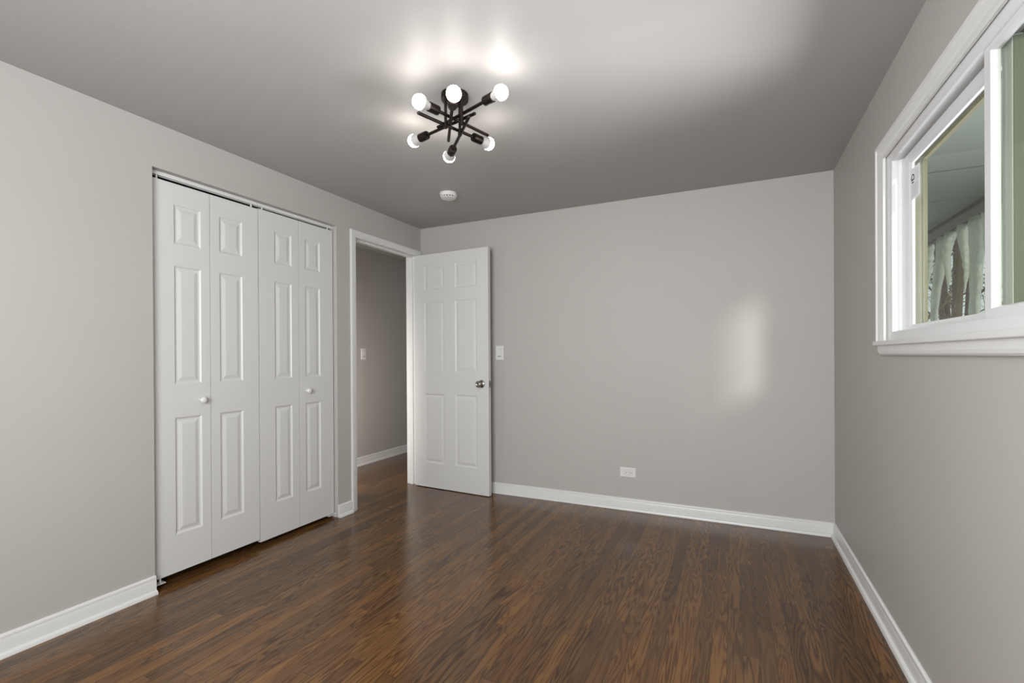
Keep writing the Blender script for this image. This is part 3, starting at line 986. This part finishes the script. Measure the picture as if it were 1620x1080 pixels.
ICE = [
    (1.70, 0.22, 0.74, 0.10, 0.9, 1, 'broad icicle nearest the tan frame, leaning and partly hidden'),
    (1.37, 0.17, 1.00, 0.17, 0.45, 2, 'long icicle second from the tan frame, reaching below the sash'),
    (1.185, 0.12, 0.46, 0.10, 1.0, 3, 'short pointed icicle between the long one and the dark trunk'),
    (0.930, 0.075, 0.50, 0.03, 0.8, 4, 'slim icicle between the dark trunk and the widest icicle'),
    (0.735, 0.155, 1.10, 0.15, 0.22, 5, 'widest icicle, a ribbed column hanging past the sash bottom'),
    (0.585, 0.090, 0.72, 0.02, 0.7, 6, 'icicle at the edge of the sliding sash'),
    (0.42, 0.12, 0.70, 0.03, 0.7, 7, 'icicle hidden behind the meeting stile of the window'),
    (0.20, 0.09, 0.50, 0.03, 0.9, 8, 'small icicle over the sliding sash, far end'),
]
for a in ICE:
    icicle(*a)

bm = bmesh.new()
nx, ny = 40, 60
gv = [[bm.verts.new((W + TR + 0.02 + (26.0) * i / nx, -12 + 44.0 * j / ny, -0.45 + 0.10 * noise.noise(Vector((i * 0.3, j * 0.3, 0))))) for j in range(ny + 1)] for i in range(nx + 1)]
for i in range(nx):
    for j in range(ny):
        bm.faces.new([gv[i][j], gv[i + 1][j], gv[i + 1][j + 1], gv[i][j + 1]])
struct('ground', bm, M['snow'], label='snow covered yard outside the window', cat='ground', smooth=True)

def grow(bm, p, d, length, rad, depth, rn, mi):
    n = 5 if depth > 1 else 4
    pts, rads = [p.copy()], [rad]
    q = p.copy(); dd = d.copy()
    for i in range(n):
        dd = (dd + Vector((rn.uniform(-1, 1), rn.uniform(-1, 1), rn.uniform(-0.5, 0.8))) * (0.20 if depth > 1 else 0.30)).normalized()
        q = q + dd * (length / n)
        pts.append(q.copy()); rads.append(rad * (1 - 0.72 * (i + 1) / n))
    tube(bm, pts, rads, 5 if depth > 1 else 3, mi)
    if depth > 0:
        for k in range(rn.randint(3, 5)):
            i = rn.randint(1, n)
            side = Vector((rn.uniform(-1, 1), rn.uniform(-1, 1), rn.uniform(-0.2, 0.9))).normalized()
            grow(bm, pts[i], (dd * 0.5 + side).normalized(), length * rn.uniform(0.40, 0.68), rads[i] * 0.62 + 0.002, depth - 1, rn, mi)

def tree(x, y, h, r, seed, label, lean=(0, 0)):
    rn = random.Random(seed)
    root = empty('bare_tree', (x, y, -0.5), label, 'tree', 'bare trees in the woods outside')
    b_ = bmesh.new()
    n = 12
    pts, rads = [], []
    for i in range(n + 1):
        t = i / n
        pts.append(Vector((x + lean[0] * t * h + 0.10 * math.sin(t * 6 + seed), y + lean[1] * t * h + 0.10 * math.cos(t * 5 + seed * 2), -0.5 + h * t)))
        rads.append(r * (1.15 - 0.85 * t) * (1.25 if i == 0 else 1))
    tube(b_, pts, rads, 10)
    at_root(link('trunk', b_, M['bark'], root, smooth=True), root)
    for k in range(int(h * 1.5)):
        t = rn.uniform(0.16, 0.97)
        i = min(n - 1, int(t * n))
        p = pts[i].lerp(pts[i + 1], t * n - i)
        a = rn.uniform(0, 2 * math.pi)
        d = Vector((math.cos(a), math.sin(a), rn.uniform(0.0, 0.9))).normalized()
        b_ = bmesh.new()
        grow(b_, p, d, rn.uniform(1.0, 2.4) * (1.15 - 0.6 * t), rads[i] * rn.uniform(0.18, 0.34) + 0.006, 2, rn, 0)
        at_root(link('branch', b_, M['twig'], root), root)

TREES = [
    (6.11, 7.0, 9.0, 0.068, 11, 'thick bare trunk standing alone between the long and the widest icicle', (0.0, 0.0)),
    (6.02, 9.2, 9.5, 0.12, 12, 'bare tree behind the icicle beside the tan frame', (0.01, 0.0)),
    (8.00, 9.5, 9.0, 0.11, 13, 'bare tree behind the sliding sash', (-0.01, 0.0)),
    (7.35, 11.5, 10.0, 0.12, 14, 'bare tree rising behind the widest icicle', (0.0, 0.0)),
    (7.50, 15.0, 11.0, 0.14, 15, 'bare tree deep in the woods behind the long icicle', (0.0, 0.0)),
    (9.0, 14.5, 11.0, 0.13, 16, 'bare tree deep in the woods by the sash edge', (0.0, 0.0)),
    (8.2, 18.0, 12.0, 0.15, 17, 'farthest bare tree on the frame side', (0.0, 0.0)),
    (9.9, 18.5, 12.0, 0.15, 18, 'farthest bare tree on the sash side', (0.0, 0.0)),
    (5.2, 10.5, 9.0, 0.10, 19, 'bare tree hidden by the tan frame', (0.0, 0.0)),
    (9.6, 9.0, 9.0, 0.12, 20, 'bare tree out past the sliding sash', (0.0, 0.0)),
    (11.2, 12.5, 10.0, 0.13, 21, 'bare tree at the open end of the woods', (0.0, 0.0)),
]
for a in TREES:
    tree(*a)

bm = bmesh.new()
rn = random.Random(77)
for k in range(1700):
    y = rn.uniform(10.5, 22.0)
    x = 2.59 + (y + 3.54) * rn.uniform(0.22, 0.80)
    h = rn.uniform(1.2, 2.9) * (0.7 + 0.3 * y / 16)
    p = Vector((x, y, -0.45))
    d = Vector((rn.uniform(-.35, .35), rn.uniform(-.35, .35), 1)).normalized()
    pts = [p]
    for i in range(4):
        d = (d + Vector((rn.uniform(-.3, .3), rn.uniform(-.3, .3), 0.1))).normalized()
        pts.append(pts[-1] + d * h / 4)
    tube(bm, pts, [0.018, 0.015, 0.012, 0.008, 0.003], 3)
    for q in range(3):
        i = rn.randint(1, 3)
        a = pts[i]
        e = (d + Vector((rn.uniform(-1, 1), rn.uniform(-1, 1), rn.uniform(-.1, .6)))).normalized()
        tube(bm, [a, a + e * h * 0.14, a + e * h * 0.24 + Vector((0, 0, 0.05))], [0.009, 0.006, 0.002], 3)
o = link('undergrowth', bm, M['brush'])
tag(o, 'brown thicket of dry brush filling the woods below the sky', 'brush', None, 'stuff')
